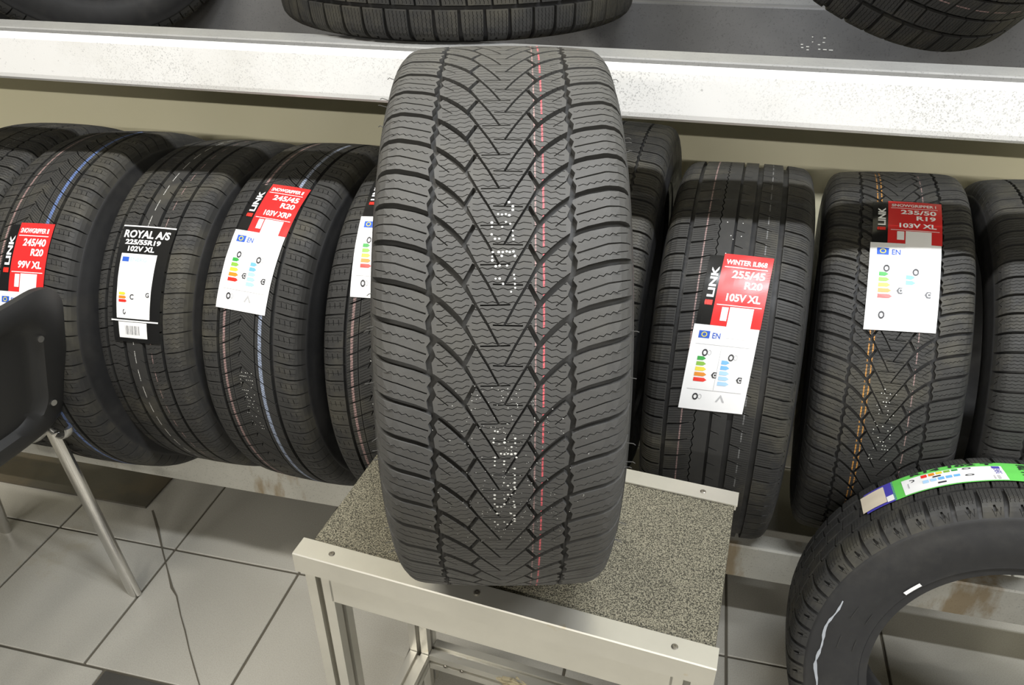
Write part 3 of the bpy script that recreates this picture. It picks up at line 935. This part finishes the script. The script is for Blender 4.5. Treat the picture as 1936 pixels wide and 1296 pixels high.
# ---- ink dots printed on the standing tire
DOTS = [(0.6,48.4),(3.6,47.7),(3.6,47.1),(-7.8,46.4),(-4.8,46.3),(-1.8,46.4),(0.9,46.2),(-12.6,45.0),(-12.5,44.3),(-4.6,44.3),(-1.7,45.1),(1.6,44.8),(-12.7,43.1),(-10.1,42.4),(-6.9,42.4),(3.6,43.7),(3.6,42.9),(4.1,42.3),(-11.8,40.3),(-7.2,40.3),(-4.1,40.3),(-1.1,40.4),(1.3,40.3),(4.1,40.4),(-12.2,39.6),(-12.1,39.0),(-4.9,39.7),(5.2,39.7),(-9.5,38.1),(-6.5,38.2),(-0.8,38.2),(-9.6,36.2),(-6.4,36.2),(4.5,36.8),(5.0,36.2),(5.2,35.4),(5.4,34.8),(-3.8,35.4),(2.3,34.2),
(-10.4,12.4),(-8.2,12.3),(-11.2,11.1),(-11.6,10.4),(-2.7,11.0),(-2.9,10.4),(5.5,11.1),(5.5,10.3),(2.6,9.6),(-5.8,8.4),(-3.0,8.3),(-0.2,8.4),(2.5,8.3),(5.6,8.4),(6.5,7.7),(-10.5,7.7),(-10.7,7.0),(-10.9,6.2),(-3.2,7.0),(-3.4,6.4),(5.1,5.6),(5.2,4.3),(5.2,3.6),(5.1,2.8),(5.0,1.9),(-3.6,2.8),(-0.3,2.2),(2.2,1.4),(5.6,1.5),(-11.2,0.2),(-11.3,-0.6),(-0.3,0.3),(2.8,0.3),(-3.2,-0.6),(-11.3,-1.8),(-9.1,-2.4),(-6.0,-2.4),(-3.3,-1.8),(4.3,-1.2),(5.0,-2.0),(5.3,-2.5),(-9.4,-4.0),(2.1,-4.0),(5.0,-4.5),(5.0,-5.3),(5.2,-5.9),(-11.5,-6.1),(-9.0,-6.8),(-0.9,-6.7),(2.4,-6.7),(-3.5,-6.1)]
def ink_dots(root, pr, dots, rad, nm='ink_dots', h=0.25):
    VV, FF = [], []; Rm = pr.R * 1000; k = 1 / (pr.sc * 1000)
    for u, t, r in dots:
        b = len(VV)
        for i in range(8):
            a = 2 * PI * i / 8
            VV.append(pr.xyz((u + r * math.cos(a)) * k, R_(t) + r * math.sin(a) / Rm, h))
        FF.append(tuple(range(b, b + 8)))
    o = mk(nm, mesh_from(nm, VV, FF, [M['dot']]), root)
    o['kind'] = 'stuff'
    return o
ink_dots(hero, hpr, [(u + 5, t, random.uniform(0.75, 1.15)) for u, t in DOTS], 1)
sp = [(random.gauss(2, 26), random.uniform(-12, 20), random.uniform(0.22, 0.42)) for _ in range(240)]
o = ink_dots(hero, hpr, sp, 1, 'talc_specks'); o['kind'] = 'stuff'
for rt, prr, u0, t0, n, sd in ((t3, p3, 0, 4, 60, 1), (t8, p8, 0, 13, 46, 2), (t4, p4, 5, 14, 40, 3), (t7, p7, -8, 60, 12, 4)):
    rg = random.Random(sd)
    ink_dots(rt, prr, [(u0 + rg.choice((-12, -8, -4, 0, 4, 8, 12)), t0 + round(rg.uniform(-11, 9) / 1.1) * 1.1, rg.uniform(0.6, 0.95)) for _ in range(n)], 1)

# rubber hairs on the standing tire's shoulders
VV = MB()
rg = random.Random(4)
for k in range(26):
    s = rg.choice((-1, 1)); t = R_(rg.uniform(-30, 88)); u = s * rg.uniform(112, 120)
    a = hpr.xyz(u, t, 0); b = hpr.xyz(u, t + rg.uniform(-0.006, 0.006), rg.uniform(3, 7)); c = (b[0] + s * 0.002, b[1], b[2] - rg.uniform(0, 0.002))
    VV.tube([a, b, c], 0.0004, n=5)
o = VV.build('rubber_hairs', M['rub_hero'], hero); o['kind'] = 'stuff'

# floor tire: chalk scuff, small tag near the bead, raised outlines
def side_patch(root, pr, pts, nm, m, R, rim, lift=0.0012, sc=0.86):
    """pts: list of (fraction of side-wall height from the shoulder, theta deg, half width m)"""
    xe, re = pr.at(UMAX); H = re - rim * R; k = sc * 0.001
    fr = [0, 0.05, 0.09, 0.2, 0.38, 0.55, 0.70, 0.82, 0.86]; ox = [0, 1.6, 1.4, 4.0, 5.6, 4.2, 0.2, -4.5, -5.0]
    v, f = [], []
    for i, (q, t, hw) in enumerate(pts):
        for s in (-1, 1):
            qq = q + s * hw / H
            x = xe + np.interp(qq, fr, ox) * k + lift; r = re - qq * H
            v.append((x, -r * math.cos(R_(t)), r * math.sin(R_(t))))
    for i in range(len(pts) - 1): f.append((2 * i, 2 * i + 1, 2 * i + 3, 2 * i + 2))
    return mk(nm, mesh_from(nm, v, f, [m]), root)
M['chalk'] = mat('chalk_white', (0.33, 0.35, 0.38), 0.9)
rg = random.Random(11)
side_patch(ft, ftpr, [(0.20 + 0.02 * math.sin(i * 0.7), 20 - i * 1.6, max(0.0006, (0.0021 if i > 4 else 0.0012) + rg.uniform(-0.0012, 0.0008))) for i in range(26)], 'chalk_mark', M['chalk'], 0.33, 0.625)
side_patch(ft, ftpr, [(0.80, 43 - i * 0.9, 0.0032) for i in range(9)], 'bead_tag', M['paper'], 0.33, 0.625, 0.0018)
for q0, t0 in ((0.45, 21), (0.45, 8)):
    for pts in ([(q0, t0 - i, 0.0007) for i in range(6)], [(q0 + 0.25, t0 - i, 0.0007) for i in range(6)], [(q0 + 0.125, t0 - 5 - i * 0.18, 0.016) for i in range(2)]):
        side_patch(ft, ftpr, pts, 'raised_outline', M['rub'], 0.33, 0.625, 0.0010)

# ------------------------------------------------------------------ tire rack
YF = 1.236
rack = empty('tire_rack', (0, YF, 0))
tag(rack, 'long two-tier steel tire rack with a speckled white front beam and grey lower rail', 'rack')
XL, XR = -3.2, 2.4
def rp(name, prof, m, bevel=0.0):
    """a long bar: (y, z) outline, relative to the rack origin, extruded along x"""
    return MB().prism(prof, lambda y, z, t: (t, y, z), XL, XR).build(name, m, rack, bevel=bevel)
ZB0, ZB1 = EYE - 0.334 * S, EYE - 0.2545 * S
# white front beam, C profile with rounded bends
rp('front_beam', [(0.006, ZB0), (0.001, ZB0 + 0.005), (0.0, ZB0 + 0.012), (0.0, ZB1 - 0.010), (0.003, ZB1 - 0.003), (0.010, ZB1), (0.010, ZB1 - 0.004), (0.006, ZB0 + 0.004), (0.05, ZB0 + 0.004), (0.05, ZB0)], M['beam'])
rp('beam_flange', [(0.017, ZB1 - 0.008), (0.017, ZB1 + 0.004), (0.020, ZB1 + 0.006), (0.080, ZB1 + 0.006), (0.080, ZB1 - 0.004)], M['flange'])
rp('back_beam', [(0.50, 1.10), (0.50, 1.205), (0.503, 1.208), (0.58, 1.208), (0.58, 1.10)], M['dark_steel'])
rp('back_flange', [(0.535, 1.208), (0.535, 1.222), (0.56, 1.226), (0.585, 1.226), (0.585, 1.208)], M['flange'])
rp('lower_front_rail', [(0.003, 0.148), (0.0, 0.151), (0.0, 0.236), (0.003, 0.240), (0.040, 0.240), (0.043, 0.237), (0.043, 0.148)], M['rail'])
rp('lower_back_rail', [(0.45, 0.14), (0.45, 0.236), (0.50, 0.236), (0.50, 0.14)], M['rail'])
for x in (XL, XR - 0.06):
    for y in (0.052, 0.59):
        MB().box(x, x + 0.06, y, y + 0.06, 0, 2.2).build('upright', M['rail'], rack, bevel=0.003)
MB().box(-1.98, -1.285, 0.02, 0.16, 0.0, 0.006).build('dark_floor_sheet', M['floor_sheet'], rack, bevel=0.001)  # thin dark brown sheet lying on the floor below the lower rail

# ------------------------------------------------------------------ stand under the big tire
TZ = EYE - 0.489 - 0.318          # carpet level
ang = math.atan2(-0.052, 0.564)
stand = empty('display_stand', (-0.462, 0.661, 0), Matrix.Rotation(ang, 4, 'Z'))
tag(stand, 'low aluminium stand with a speckled carpet top, carrying the big tire', 'stand')
TW, TD = 0.566, 0.316
MB().box(0.012, TW - 0.004, 0.026, TD - 0.020, TZ - 0.018, TZ).build('carpet_top', M['carpet'], stand, bevel=0.003)
def lprof(y0, y1, name, x0, x1, flip):
    s = -1 if flip else 1; yb = y1 if flip else y0
    out = [(0.0, TZ - 0.031), (0.0, TZ + 0.002), (0.0015, TZ + 0.0035), (0.031, TZ + 0.0035), (0.031, TZ + 0.0012), (0.003, TZ + 0.0012), (0.003, TZ - 0.031)]
    MB().prism(out, lambda y, z, t: (t, yb + s * y, z), x0, x1).build(name, M['alu'], stand)
lprof(0, 0, 'front_trim', 0.0, TW, False)
lprof(0, TD, 'back_trim', 0.0, TW, True)
MB().box(0.046, TW - 0.046, 0.006, 0.012, TZ - 0.083, TZ - 0.018).build('apron', M['alu'], stand, bevel=0.001)
MB().box(0.046, TW - 0.046, TD - 0.012, TD - 0.006, TZ - 0.083, TZ - 0.018).build('apron', M['alu'], stand, bevel=0.001)
def extr():
    a, g, d = 0.020, 0.0045, 0.009
    o = []
    for k in range(4):
        c, s = math.cos(k * PI / 2), math.sin(k * PI / 2)
        for x, y in ((a, -a), (a, -g), (a - d, -g), (a - d, g), (a, g)):
            o.append((c * x - s * y, s * x + c * y))
    return o
EX = extr()
legs = [(0.030, 0.026), (TW - 0.030, 0.026), (0.030, TD - 0.026), (TW - 0.030, TD - 0.026)]
for x, y in legs:
    lg = MB().prism(EX, lambda p, q, t: (x + p, y + q, t), 0.0, TZ - 0.018).build('leg', M['alu'], stand)
    MB().box(x - 0.011, x + 0.011, y - 0.011, y + 0.011, 0.0005, TZ - 0.02).build('slot_core', M['alu_slot'], lg)
BZ = 0.092
for y in (0.026, TD - 0.026):
    MB().prism(EX, lambda p, q, t: (t, y + p, BZ + q), 0.051, TW - 0.051).build('brace', M['alu'], stand)
for x in (0.030, TW - 0.030):
    MB().prism(EX, lambda p, q, t: (x + p, t, BZ + q), 0.047, TD - 0.047).build('brace', M['alu'], stand)
def screw(x, y, z, axis='Z', r=0.0042, parent=stand, m='screw'):
    b = MB(); n = 12
    prof = [(r, 0), (r, 0.0008), (r * 0.75, 0.0017), (r * 0.3, 0.0019), (r * 0.24, 0.0010)]
    v = []
    for rr, h in prof:
        for k in range(n):
            c, s = rr * math.cos(2 * PI * k / n), rr * math.sin(2 * PI * k / n)
            v.append((x + c, y + s, z + h) if axis == 'Z' else (x + c, y - h, z + s))
    f = [(i * n + k, i * n + (k + 1) % n, (i + 1) * n + (k + 1) % n, (i + 1) * n + k) for i in range(len(prof) - 1) for k in range(n)]
    f.append(tuple(range((len(prof) - 1) * n, len(prof) * n)))
    b.add(v, f); return b.build('screw', M[m], parent, smooth=True)
for x in (0.052, 0.262, 0.515):
    screw(x, 0.016, TZ + 0.0035); screw(x, TD - 0.016, TZ + 0.0035)
for x, z in ((0.085, BZ), (0.12, BZ)): screw(x, TD - 0.0465, z, 'Y')
# dried adhesive on the lower brace
bm = bmesh.new(); bmesh.ops.create_icosphere(bm, subdivisions=3, radius=1)
for v_ in bm.verts:
    n_ = 0.75 + 0.35 * math.sin(7 * v_.co.x + 3 * v_.co.y) * math.sin(9 * v_.co.z + 2)
    v_.co = Vector((v_.co.x * 0.045 * n_, v_.co.y * 0.014 * n_, v_.co.z * 0.010 * n_)) + Vector((0.235, TD - 0.046, BZ + 0.014))
me = bpy.data.meshes.new('adhesive_blob'); bm.to_mesh(me); bm.free(); me.materials.append(M['putty']); mk('adhesive_blob', me, stand)

# ------------------------------------------------------------------ chair at the left
ca = Vector((-1.140, 1.005)); cd = Vector((-0.975, 0.220)).normalized(); ce = Vector((cd.y * -1, cd.x))
if ce.y > 0: ce = -ce
chair = empty('visitor_chair', (ca.x, ca.y, 0))
tag(chair, 'black plastic chair with oval chrome legs, cut off by the left edge', 'chair')
def cp(t, s, z):                  # t forward from the rear foot, s across towards the camera, z up
    p = cd * t + ce * s
    return (p.x, p.y, z)
CW = 0.46
for s in (0.0, CW):
    MB().tube([cp(0.0, s, 0.0), cp(0.074, s, 0.455), cp(0.078, s, 0.475)], 0.0115, 0.020, 16, updir=(cd.x, cd.y, 0)).build('leg', M['chrome'], chair, smooth=True)
    MB().tube([cp(0.459, s, 0.0), cp(0.40, s, 0.44), cp(0.395, s, 0.46)], 0.0115, 0.020, 16, updir=(cd.x, cd.y, 0)).build('leg', M['chrome'], chair, smooth=True)
    # side bow: seat rail, bent up into the back post
    si = 0.034 if s == 0 else CW - 0.034
    pts = [cp(0.42, si, 0.452), cp(0.30, si, 0.456), cp(0.10, si, 0.456)]
    for k in range(1, 8):
        a = k / 8 * PI / 2 * 1.15
        pts.append(cp(0.10 - 0.055 * math.sin(a), si, 0.456 + 0.055 * (1 - math.cos(a))))
    pts += [cp(0.036, si, 0.56), cp(-0.012, si, 0.70)]
    MB().tube(pts, 0.010, 0.0165, 14, updir=(ce.x, ce.y, 0)).build('side_rail', M['chrome'], chair, smooth=True)
    so = 0.004 if s == 0 else CW - 0.004
    arc = [cp(0.036 + 0.036 * math.cos(R_(d)), so, 0.500 + 0.040 * math.sin(R_(d))) for d in range(190, 366, 15)]
    MB().tube(arc, 0.013, 0.004, 12, updir=(cd.x, cd.y, 0.3)).build('bracket', M['chrome'], chair, smooth=True)
def backrest():
    # shell surface: q across 0..1, w up 0..1; rounded outline, raised rim and recessed field on the rear
    nq, nw = 40, 30
    Hh, Ww, rad = 0.335, CW + 0.035, 0.075
    def inside(x, y):             # squeeze the square grid into a rounded rectangle
        ax, ay = abs(x), abs(y); hx, hy = Ww / 2, Hh / 2
        px, py = x * hx, y * hy
        m = max(ax, ay)
        if m < 1e-6: return 0.0, 0.0
        # point on the rounded boundary in the same direction
        dx, dy = px / m, py / m
        bx, by = dx, dy
        cx_, cy_ = hx - rad, hy - rad
        if abs(bx) > cx_ and abs(by) > cy_:
            vx, vy = abs(bx) - cx_, abs(by) - cy_; Lq = math.hypot(vx, vy)
            if Lq > rad: vx, vy = vx / Lq * rad, vy / Lq * rad
            bx, by = math.copysign(cx_ + vx, bx), math.copysign(cy_ + vy, by)
        return bx * m, by * m
    front, rear = [], []
    for j in range(nw + 1):
        for i in range(nq + 1):
            x, y = inside(2 * i / nq - 1, 2 * j / nw - 1)
            s = CW / 2 + x; z = 0.680 + y
            m = max(abs(2 * i / nq - 1), abs(2 * j / nw - 1))
            t0 = -0.048 - (z - 0.665) * 0.36 - 0.035 * (1 - (2 * x / Ww) ** 2)
            edge = 0.010 * max(0, (m - 0.86) / 0.14) ** 2          # rim rolls over
            rec = 0.018 * min(1, max(0, (0.74 - m) / 0.05))         # recessed field
            rear.append(cp(t0 + edge + rec, s, z)); front.append(cp(t0 + 0.030 - edge * 0.6, s, z))
    n = (nq + 1) * (nw + 1)
    f = []
    for j in range(nw):
        for i in range(nq):
            a = j * (nq + 1) + i
            f.append((a, a + 1, a + nq + 2, a + nq + 1)); f.append((n + a, n + a + nq + 1, n + a + nq + 2, n + a + 1))
    rim_ = [i for i in range(nq + 1)] + [j * (nq + 1) + nq for j in range(1, nw + 1)] + [nw * (nq + 1) + i for i in range(nq - 1, -1, -1)] + [j * (nq + 1) for j in range(nw - 1, 0, -1)]
    for k in range(len(rim_)):
        a, b = rim_[k], rim_[(k + 1) % len(rim_)]
        f.append((a, n + a, n + b, b))
    me = mesh_from('backrest', rear + front, f, M['plastic'], smooth=True)
    me.set_sharp_from_angle(angle=R_(50))
    return mk('backrest', me, chair)
backrest()
# seat shell
sb = MB()
v, f = [], []
nq, nt = 14, 14
for lay in (0, 1):
    for j in range(nt + 1):
        for i in range(nq + 1):
            x = 2 * i / nq - 1; y = 2 * j / nt - 1
            m = max(abs(x), abs(y)); q = math.hypot(x, y)
            k = m / q if q > 1e-6 and m > 0 else 1
            kk = 1 - 0.16 * (1 - k) * 2
            s = CW / 2 + x * (CW / 2 + 0.01) * kk; t = 0.27 + y * 0.235 * kk
            z = 0.475 + 0.028 * lay - 0.012 * (1 - x * x) + (-0.02 * max(0, y) ** 3)
            if m > 0.99: z = 0.487
            v.append(cp(t, s, z))
n = (nq + 1) * (nt + 1)
for lay in (0, 1):
    for j in range(nt):
        for i in range(nq):
            a = lay * n + j * (nq + 1) + i
            f.append((a, a + 1, a + nq + 2, a + nq + 1) if lay else (a, a + nq + 1, a + nq + 2, a + 1))
mk('seat', mesh_from('seat', v, f, M['plastic'], smooth=True), chair)
for s, z in ((0.052, 0.752), (0.036, 0.585), (CW - 0.052, 0.752), (CW - 0.036, 0.585)):
    t0 = -0.048 - (z - 0.665) * 0.36 - 0.035 * (1 - ((s - CW / 2) / ((CW + 0.035) / 2)) ** 2)
    p = cp(t0 - 0.001, s, z); q = cp(t0 - 0.004, s, z)
    MB().tube([p, q], 0.006, n=12).build('screw', M['chrome'], chair, smooth=True)

# ------------------------------------------------------------------ floor crack
def fl(px, py):                    # a point on the floor under a measured image position
    f = 1477.0; hd = Vector((-math.sin(YAW), math.cos(YAW), 0)); rt = Vector((math.cos(YAW), math.sin(YAW), 0)); up = Vector((0, 0, 1))
    r = ((px - 968) * rt + (py - 648) * -(up * math.cos(PITCH) + hd * math.sin(PITCH))) / f + hd * math.cos(PITCH) - up * math.sin(PITCH)
    k = -EYE / r.z
    return (r.x * k, r.y * k)
crack = [(288, 966), (299, 1003), (309, 1048), (316, 1075), (325, 1112), (334, 1128), (342, 1166), (350, 1194), (358, 1230), (367, 1262), (377, 1296), (388, 1335)]
ribbon('floor_crack', [fl(*p) for p in crack], [0.004, 0.006, 0.0035, 0.003, 0.006, 0.0035, 0.0025, 0.003, 0.0025, 0.003, 0.0025, 0.0025], 0.0008, M['grout'], floor)

# worn white stencil marks on the dark back beam
def on_plane_y(px, py, Y):
    f = 1477.0; hd = Vector((-math.sin(YAW), math.cos(YAW), 0)); rt = Vector((math.cos(YAW), math.sin(YAW), 0)); up = Vector((0, 0, 1))
    r = ((px - 968) * rt + (py - 648) * -(up * math.cos(PITCH) + hd * math.sin(PITCH))) / f + hd * math.cos(PITCH) - up * math.sin(PITCH)
    return r * (Y / r.y) + Vector((0, 0, EYE))
b = MB()
for zx, zy, w in ((388, 270, 1), (388, 307, 1), (475, 278, 2), (470, 311, 2), (310, 325, 2), (312, 348, 2), (352, 342, 2.5), (352, 365, 2), (435, 327, 2), (437, 361, 2), (478, 364, 3), (522, 367, 3.5)):
    p = on_plane_y(1436 + zx / 3.872, zy / 3.872, YF + 0.50)
    b.box(p.x - 0.0011 * w, p.x + 0.0011 * w, -0.0006 + 0.50, 0.50, p.z - 0.0008, p.z + 0.0008)
o = b.build('stencil_marks', M['dot'], rack); o['kind'] = 'stuff'
